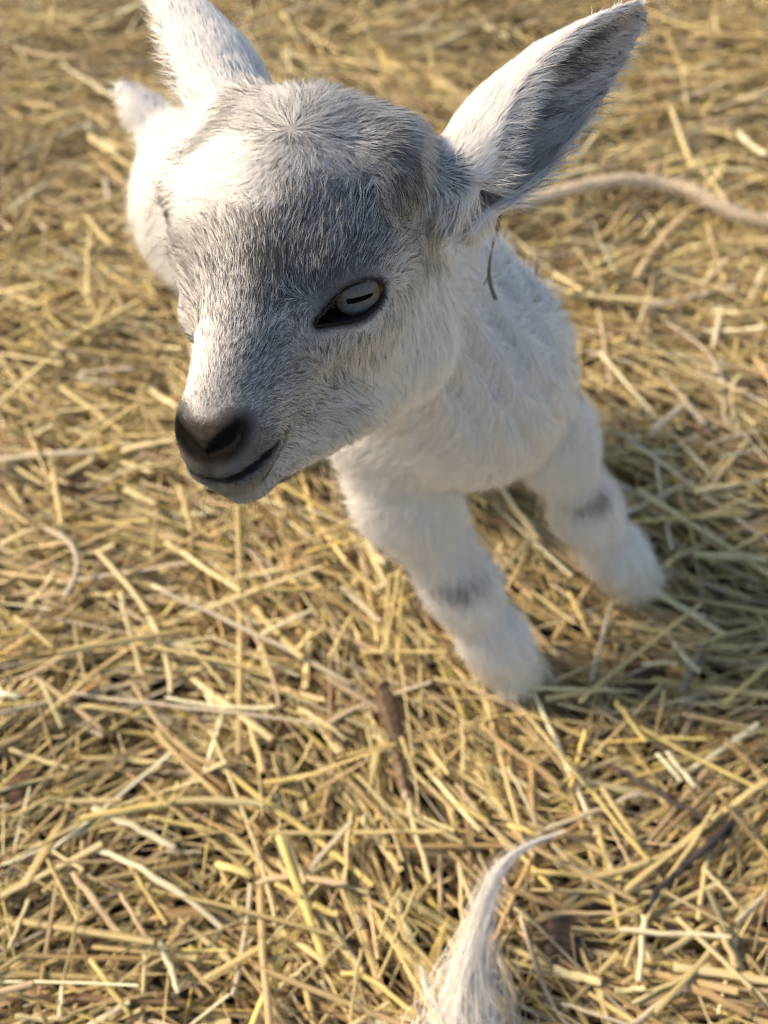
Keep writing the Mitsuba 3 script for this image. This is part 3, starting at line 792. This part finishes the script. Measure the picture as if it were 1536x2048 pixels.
nose = np.clip(.5 - nose_pad(hm) / .002, 0, 1)
lipd = np.clip(1 - lipline(hm) / .0013, 0, 1)
pad = np.array([.048, .040, .034]) * (1 + 1.3 * (meshkit.fbm(RK['h'] * 900, 2, 4)[:, None] - .5))
kc = kc * (1 - nose[:, None]) + pad * nose[:, None]
kc = kc * (1 - lipd[:, None]) + np.array([.018, .016, .016]) * lipd[:, None]
nd = np.clip(1.25 - nostril(hm) / .0024, 0, 1)[:, None]
kc = kc * (1 - nd) + np.array([.008, .007, .006]) * nd
hoofs = np.clip((.0110 - KV[:, 2]) / .002, 0, 1)[:, None]
kc = kc * (1 - hoofs) + np.array([.06, .05, .04]) * hoofs
add('goat_kid__body', (KV, KF), 'm_skin', kc, normals=KN)
labels['goat_kid'] = {'label': 'white baby goat with grey patched face standing on the straw', 'category': 'goat'}

# ------------------------------------------------------------------ fur
TA = np.cross(KV[KF[:, 1]] - KV[KF[:, 0]], KV[KF[:, 2]] - KV[KF[:, 0]])
AREA = np.linalg.norm(TA, axis=1) / 2
fc = KV[KF].mean(1)
RF = regions(fc)
isear = RF['ear'] > 0
ishead = (RF['head'] > .5) & ~isear
hf = RF['h'].copy(); hf[:, 0] = np.abs(hf[:, 0])
bare = (RF['eye'] < -.0002) | (nose_pad(hf) < -.0022) | (fc[:, 2] < .0105) | (lipline(hf) < .0004) | (nostril(hf) < .0026)


WHORL = np.array([-.0110, -.0171, .0447])


def lie(p, n, R):
    """Hair direction in the world, tangent to the skin."""
    back = np.array([-HEADING[0] * .55, -HEADING[1] * .55, -.75])
    f = np.repeat(back[None], len(p), 0)
    low = np.clip((.13 - p[:, 2]) / .03, 0, 1)[:, None]
    f = f * (1 - low) + np.array([.25, -.1, -1.0]) * low
    t, near = blend(R['h'], FLOW, 6.0)
    w = np.clip(1.6 - near / 16, 0, 1)[:, None] * np.clip(R['head'] * 1.5, 0, 1)[:, None]
    f = f * (1 - w) + (t / (np.linalg.norm(t, axis=1, keepdims=True) + 1e-9)) @ HW.T * w
    for k, e in enumerate(EARS):
        on = (R['ear'] > 0) & (R['which'] == k)
        out = e[1]
        inn = e[1] * .66 + e[2] * EAR_SGN[k] * .75 + e[3] * .1
        vv = np.where((R['inner'] > 0)[:, None], inn, out)
        f[on] = (vv @ HW.T)[on]
    f = f - (f * n).sum(1, keepdims=True) * n
    return f / (np.linalg.norm(f, axis=1, keepdims=True) + 1e-9)


def hair(n, weight, rng, length, width, lift, curl, k=3, clump=0.0, tuft_freq=330):
    """n strands as tapered ribbons: vertices, faces, colours, normals."""
    w = AREA * weight
    tri = rng.choice(len(KF), n, p=w / w.sum())
    u, v = rng.random(n), rng.random(n)
    fl = u + v > 1; u[fl], v[fl] = 1 - u[fl], 1 - v[fl]
    c = np.stack([1 - u - v, u, v], 1)
    P = (KV[KF[tri]] * c[..., None]).sum(1)
    N = (KN[KF[tri]] * c[..., None]).sum(1); N /= np.linalg.norm(N, axis=1, keepdims=True)
    R = regions(P)
    F = lie(P, N, R)
    g = grey_of(P, R)
    S = np.cross(N, F)
    # tufts: neighbours lean the same way
    jit = meshkit.fbm(P * tuft_freq, 2, 21) - .5
    jit2 = meshkit.fbm(P * tuft_freq, 2, 33) - .5
    F = F + S * (jit * clump + rng.normal(0, curl, n))[:, None]
    F /= np.linalg.norm(F, axis=1, keepdims=True)
    wh = np.exp(-(np.linalg.norm(R['h'] - WHORL, axis=1) / .014) ** 2)
    turn = (meshkit.fbm(P * 75, 2, 51) - .5) * 5.0 * np.exp(-(np.linalg.norm(R['h'] - WHORL, axis=1) / .028) ** 2)
    F = F + S * (rng.normal(0, 1, n) * (1.1 * wh + .12) + turn)[:, None]; F /= np.linalg.norm(F, axis=1, keepdims=True)
    L = length(P, R, g) * (rng.uniform(.5, 1.45, n) if tuft_freq < 200 else rng.uniform(.7, 1.25, n))
    lf = np.clip(lift(P, R, g) * np.exp(rng.normal(0, .35, n)) + .25 * jit2, .08, 2.5)
    D0 = F + N * lf[:, None]; D0 /= np.linalg.norm(D0, axis=1, keepdims=True)
    D1 = F + N * (lf * .25)[:, None]; D1 /= np.linalg.norm(D1, axis=1, keepdims=True)
    s = np.linspace(0, 1, k)
    pts = P[:, None] - N[:, None] * .0003 + L[:, None, None] * (D0[:, None] * (s - s ** 2 / 2)[None, :, None] + D1[:, None] * (s ** 2 / 2)[None, :, None])
    pts += (S * (rng.normal(0, curl * .35, n) * L)[:, None])[:, None] * (s ** 2)[None, :, None]
    tan = D0[:, None] * (1 - s)[None, :, None] + D1[:, None] * s[None, :, None]
    roll = rng.normal(0, .55, n)[:, None]
    Wd = S * np.cos(roll) + np.cross(F, S) * np.sin(roll)
    wd = width(P, R, g) * rng.uniform(.7, 1.3, n)
    prof = np.interp(s, [0, .5, 1], [1, .85, .0])
    left = pts - Wd[:, None] * (wd[:, None] * prof[None])[..., None] / 2
    right = pts + Wd[:, None] * (wd[:, None] * prof[None])[..., None] / 2
    V = np.concatenate([np.stack([left[:, :-1], right[:, :-1]], 2).reshape(n, -1, 3), pts[:, -1:]], 1)   # 2(k-1)+1
    m = 2 * (k - 1) + 1
    t = []
    for j in range(k - 2):
        t += [[2 * j, 2 * j + 1, 2 * j + 3], [2 * j, 2 * j + 3, 2 * j + 2]]
    t += [[m - 3, m - 2, m - 1]]
    Fc = (np.array(t)[None] + (np.arange(n) * m)[:, None, None]).reshape(-1, 3)
    nn = N[:, None] * .75 + np.cross(Wd, F)[:, None] * np.sign((np.cross(Wd, F) * N).sum(1))[:, None, None] * .3 + tan * .25
    nn = nn / np.linalg.norm(nn, axis=2, keepdims=True)
    NN = np.concatenate([np.repeat(nn[:, :-1], 2, 1), nn[:, -1:]], 1)
    stain = (np.clip((.034 - P[:, 2]) / .03, 0, 1) * (.35 + .9 * meshkit.fbm(P * 120, 2, 61)))[:, None].clip(0, 1)
    g = np.clip(g * (1 + .30 * np.clip(1.2 - L / .004, 0, 1)), 0, 1)                 # close-lying short hair shows the dark skin
    # colour: a salt and pepper mix where the coat is grey
    pd = np.clip(g * 1.15, 0, 1)
    isd = rng.random(n) < pd * (.64 + .30 * g) + np.clip(g - .9, 0, 1) * 10
    base = np.where(isd[:, None], GREY * rng.uniform(.35, 1.3, (n, 1)), coat(g * (.66 + .30 * g ** 3)) * rng.uniform(.78, 1.12, (n, 1)))
    base = base * (1 - stain) + base * np.array([.93, .80, .58]) * stain
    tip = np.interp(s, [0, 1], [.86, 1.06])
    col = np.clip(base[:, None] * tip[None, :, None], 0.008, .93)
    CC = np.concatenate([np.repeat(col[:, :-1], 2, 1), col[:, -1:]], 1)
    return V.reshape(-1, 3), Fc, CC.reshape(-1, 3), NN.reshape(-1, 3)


def len_head(P, R, g):
    h = R['h']
    L = np.interp(h[:, 1], [-.05, -.03, 0, .03, .055, .07], [9.5, 8.0, 6.0, 4.4, 2.3, 1.15]) * MM
    cheek = np.clip((-.008 - h[:, 2]) / .02, 0, 1) * np.clip((.05 - h[:, 1]) / .03, 0, 1)
    L = L + 4.0 * MM * cheek
    return L * np.clip(R['eye'] / .008, .28, 1)


fr = np.random.default_rng(7)
facing = np.where(((fc - EYE) * KN[KF[:, 0]]).sum(1) < .12 * np.linalg.norm(fc - EYE, axis=1), 1.0, .3)
hw = ishead * ~bare * facing
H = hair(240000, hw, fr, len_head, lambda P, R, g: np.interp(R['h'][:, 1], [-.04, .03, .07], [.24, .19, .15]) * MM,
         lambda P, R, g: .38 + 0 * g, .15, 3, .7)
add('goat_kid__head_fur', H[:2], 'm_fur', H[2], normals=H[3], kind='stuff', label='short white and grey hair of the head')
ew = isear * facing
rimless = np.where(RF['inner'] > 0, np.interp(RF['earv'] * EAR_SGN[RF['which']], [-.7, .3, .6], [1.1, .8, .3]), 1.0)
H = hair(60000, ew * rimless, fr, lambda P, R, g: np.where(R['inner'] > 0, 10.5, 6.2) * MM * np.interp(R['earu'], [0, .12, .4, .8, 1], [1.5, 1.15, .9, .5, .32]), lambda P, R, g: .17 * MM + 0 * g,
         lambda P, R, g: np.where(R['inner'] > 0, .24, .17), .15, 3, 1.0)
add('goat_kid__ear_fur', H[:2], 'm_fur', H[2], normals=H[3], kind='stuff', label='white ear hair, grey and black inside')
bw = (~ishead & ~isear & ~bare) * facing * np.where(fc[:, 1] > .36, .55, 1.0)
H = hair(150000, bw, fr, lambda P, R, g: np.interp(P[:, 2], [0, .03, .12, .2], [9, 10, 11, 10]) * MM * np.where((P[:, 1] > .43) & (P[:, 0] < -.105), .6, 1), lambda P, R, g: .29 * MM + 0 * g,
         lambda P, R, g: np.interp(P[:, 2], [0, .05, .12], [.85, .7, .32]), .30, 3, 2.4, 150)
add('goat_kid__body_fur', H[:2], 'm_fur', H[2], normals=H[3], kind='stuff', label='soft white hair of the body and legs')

# ------------------------------------------------------------------ eyes
def sphere_patch(center, axis, e1, e2, r, a0, a1, na, nb):
    t = np.linspace(a0, a1, na)[:, None]; f = np.linspace(0, 2 * np.pi, nb, endpoint=False)[None]
    d = np.cos(t)[..., None] * axis + np.sin(t)[..., None] * (np.cos(f)[..., None] * e1 + np.sin(f)[..., None] * e2)
    i, j = np.meshgrid(np.arange(na - 1), np.arange(nb), indexing='ij')
    q = np.stack([i * nb + j, (i + 1) * nb + j, (i + 1) * nb + (j + 1) % nb, i * nb + (j + 1) % nb], -1).reshape(-1, 4)
    return center + r * d.reshape(-1, 3), np.vstack([q[:, [0, 1, 2]], q[:, [0, 2, 3]]]), d.reshape(-1, 3), np.repeat(t, nb, 1).ravel(), np.repeat(f, na, 0).ravel()


PUP = RH.T @ np.array([-.975, .215, 0]); PUP = unit(PUP - GAZE * (PUP @ GAZE))      # the slit's long direction
PUQ = unit(np.cross(PUP, GAZE)); PUQ = PUQ if PUQ @ EB > 0 else -PUQ
GA1, GA2 = PUP, PUQ


def mirrored(v, side):
    v = v.copy()
    if side: v = (v * [-1, 1, 1]) @ ROT_R.T
    return h2w(v)


RIM = []
s = np.linspace(.012, -.014, 400)
for a, b in CubicSpline(np.arange(17), np.vstack([OUTLINE, OUTLINE[:1]]), bc_type='periodic')(np.linspace(0, 16, 96, endpoint=False)):
    line = EC + a * EA + b * EB + s[:, None] * EN
    RIM.append(line[np.argmax(head_sdf(line) < -.0003)])
RIM = np.array(RIM)
for _ in range(2):
    RIM = RIM * .5 + .25 * np.roll(RIM, 1, 0) + .25 * np.roll(RIM, -1, 0)
for side, key in ((0, 'goat_kid__eye'), (1, 'goat_kid__eye_001')):
    V, F, d, t, f = sphere_patch(BALL, GAZE, GA1, GA2, BALL_R, 0.0, math.pi * .62, 70, 160)
    ang = np.degrees(t)
    nz = .5 + 1.7 * (meshkit.fbm(np.stack([np.cos(f) * 7, np.sin(f) * 7, t * 2.2], 1), 3, 2) - .5)
    ir = np.array([.112, .106, .094]) * (.75 + .5 * nz[:, None])
    low = np.clip(.5 - (d @ PUQ) * 2.2, 0, 1)[:, None]
    ir = ir * (1 - low) + np.array([.118, .132, .142]) * (.8 + .4 * nz[:, None]) * low
    edge = np.clip((ang - 27) / 9, 0, 1)[:, None]
    ir = ir * (1 - edge) + np.array([.12, .088, .062]) * (.7 + .6 * nz[:, None]) * edge
    lim = np.clip((ang - 37.5) / 2.5, 0, 1)[:, None]
    col = ir * (1 - lim) + np.array([.012, .010, .009]) * lim
    FF = F[:, ::-1] if side == 0 else F
    Vw, Nw = mirrored(V, side), mirrored(d, side) - HO
    nrm = (mirrored(V, side) - mirrored(BALL[None], side)) / BALL_R
    tv = Vw[FF]
    if ((np.cross(tv[:, 1] - tv[:, 0], tv[:, 2] - tv[:, 0]) * nrm[FF[:, 0]]).sum(1)).mean() < 0: FF = FF[:, ::-1]
    add(key, (Vw, FF), 'm_eye', np.clip(col, .005, .8), normals=nrm)
    if side == 0: labels[key] = {'label': 'pale grey eye with a dark slot pupil'}
    # slot pupil: a thin lens-shaped plate on the ball
    a = np.linspace(0, 2 * np.pi, 64, endpoint=False)
    ex = .0041 * np.sign(np.cos(a)) * np.abs(np.cos(a)) ** .45
    ey = (.00080 + .00020 * np.cos(a)) * np.sign(np.sin(a)) * np.abs(np.sin(a)) ** .6
    rings = []
    for q in (0, .35, .7, 1.0):
        x, y = ex * q - .0002, ey * q
        rings.append(BALL + x[:, None] * PUP + y[:, None] * PUQ + np.sqrt((BALL_R + (.00012 if q < 1 else .00002)) ** 2 - x ** 2 - y ** 2)[:, None] * GAZE)
    PV = mirrored(np.vstack(rings), side)
    i, j = np.meshgrid(np.arange(3), np.arange(64), indexing='ij')
    q = np.stack([i * 64 + j, (i + 1) * 64 + j, (i + 1) * 64 + (j + 1) % 64, i * 64 + (j + 1) % 64], -1).reshape(-1, 4)
    PF = np.vstack([q[:, [0, 1, 2]], q[:, [0, 2, 3]]])
    nrm = (PV - mirrored(BALL[None], side)) / BALL_R
    tv = PV[PF]
    if ((np.cross(tv[:, 1] - tv[:, 0], tv[:, 2] - tv[:, 0]) * nrm[PF[:, 0]]).sum(1)).mean() < 0: PF = PF[:, ::-1]
    add(key + '__pupil', (PV, PF), 'm_pupil', normals=nrm / np.linalg.norm(nrm, axis=1, keepdims=True))
    # lid rim
    path = np.vstack([RIM, RIM[:2]])[None]
    rad = (.00052 - .00022 * np.clip((path[0] - EC) @ EB / .003, -1, 1))[None]
    v, f2, c = tubes(mirrored(path[0] - EN * .0004, side)[None], rad, (HW @ EN)[None] if side == 0 else (HW @ (EN * [-1, 1, 1]))[None], np.ones(1), np.zeros((1, path.shape[1], 3)), 8)
    add(key.replace('eye', 'eyelid'), (v, f2), 'm_dark_skin')
# whiskers, lashes and long brow hairs: root and vector in the head frame, tenths of millimetres
WHISKERS = np.array([[float(x) for x in r.split()] for r in """
300 -129 360 -53 -161 120;320 -105 335 56 -111 126;342 -78 276 120 -65 112;345 -76 266 86 -80 106;352 -73 238 151 -37 100;339 -80 285 81 -80 106;1226 -1175 -628 268 83
93;1229 -1152 -658 206 44 85;317 29 205 104 10 44;316 39 198 83 34 16;1243 -1093 -765 99 71 3;317 13 218 67 84 -26;1254 -1076 -814 52 36 2;1271 -1068 -867 60 47 -3;1298
-1071 -932 58 55 -10;339 -46 230 107 9 45;1217 -1165 -637 127 19 59;312 56 186 51 25 7;1247 -1083 -789 68 46 4;309 -111 345 30 -48 58;309 -78 314 46 -43 60;-266 194 15 1
200 -116;-287 179 -2 -25 137 -93;-311 151 -25 -30 163 -116;-295 170 -8 -9 130 -83;-319 139 -28 -15 106 -73;-303 162 -17 -4 76 -49;-276 188 6 0 104 -62;-327 123 -26 -29 85
-66;-248 207 20 3 76 -43;0 701 -81 14 102 -62;-25 695 -92 4 103 -63;-64 690 -87 -9 105 -66;-97 677 -91 -24 100 -69;-116 647 -117 -49 92 -83;-90 558 -212 -66 83 -79;26 705
-69 26 89 -47;33 705 -48 34 86 -40;-105 501 -255 -84 74 -84;-120 438 -299 -79 75 -84;-133 370 -347 -93 65 -87;227 -280 -1078 -82 89 -93;126 -252 -985 -81 89 -86;-57 695
-92 7 96 -57;-84 684 -92 -15 108 -69;-334 38 69 -47 -33 7;-317 47 84 -23 -38 17;-309 78 109 -5 -29 18;-290 103 126 8 -22 20;-267 126 130 16 -19 22""".replace('\n', ' ').split(';')]) * 1e-4
wr = np.random.default_rng(23)
up = RIM[((RIM - EC) @ EB > -.001)]
lash = np.vstack([up[wr.integers(0, len(up), 70)] + wr.normal(0, .0003, (70, 3)), RIM[((RIM - EC) @ EB < -.002)][wr.integers(0, 12, 24)]])
lv = EN * wr.uniform(.0012, .0030, (94, 1)) + EB * np.r_[wr.uniform(.0005, .0022, 70), wr.uniform(-.0020, -.0008, 24)][:, None] + EA * wr.normal(-.0005, .0008, (94, 1))
WHISKERS = np.vstack([WHISKERS, np.hstack([lash, lv])])
s = np.linspace(0, 1, 7)
bendv = wr.normal(0, .16, (len(WHISKERS), 3)) * np.linalg.norm(WHISKERS[:, 3:], axis=1, keepdims=True)
paths = WHISKERS[:, None, :3] + WHISKERS[:, None, 3:] * s[None, :, None] + bendv[:, None] * (s * (1 - s) * 2)[None, :, None]
v, f, c = tubes(h2w(paths.reshape(-1, 3)).reshape(paths.shape), np.repeat(np.interp(s, [0, 1], [.00009, .00003])[None], len(paths), 0), wr.normal(0, 1, (len(paths), 3)), np.ones(len(paths)),
                np.full((len(paths), 7, 3), .05), 3)
add('goat_kid__whiskers', (v, f), 'm_fur', c, smooth=True, kind='stuff', label='long dark whiskers, lashes and brow hairs')

# a dry blade of grass caught under the ear
GB = np.array([cam2w(np.array([(x - 768) / 2000 * d, (y - 1024) / 2000 * d, d])) for x, y, d in [(1005, 412, .317), (998, 440, .322), (988, 480, .333), (980, 520, .343), (979, 560, .348), (984, 580, .349), (992, 600, .349)]])
P = curve(GB, 20)
v, f, c = tubes(P[None], np.interp(np.linspace(0, 1, 20), [0, .3, .55, .8, 1], [.0003, .0008, .0003, .0007, .0008])[None], np.array([[1.0, .1, 0]]), np.array([.35]), np.tile([.20, .17, .09], (1, 20, 1)), 6)
P2 = curve(np.array([P[14], P[14] + [-.0004, -.0014, -.0022], P[14] + [-.0016, -.0024, -.0050]]), 8)
v2, f2, c2 = tubes(P2[None], np.full((1, 8), .00022), np.array([[1.0, 0, 0]]), np.ones(1), np.tile([.15, .13, .08], (1, 8, 1)), 4)
add('grass_blade', (np.vstack([v, v2]), np.vstack([f, f2 + len(v)])), 'm_straw', np.vstack([c, c2]), smooth=True, label='dry forked grass blade hanging from the kid\'s left ear against its neck', category='grass blade')
print('triangles', sum(len(meshkit.WRITTEN[d['filename']][1]) for d in scene.values() if d.get('type') == 'ply'))
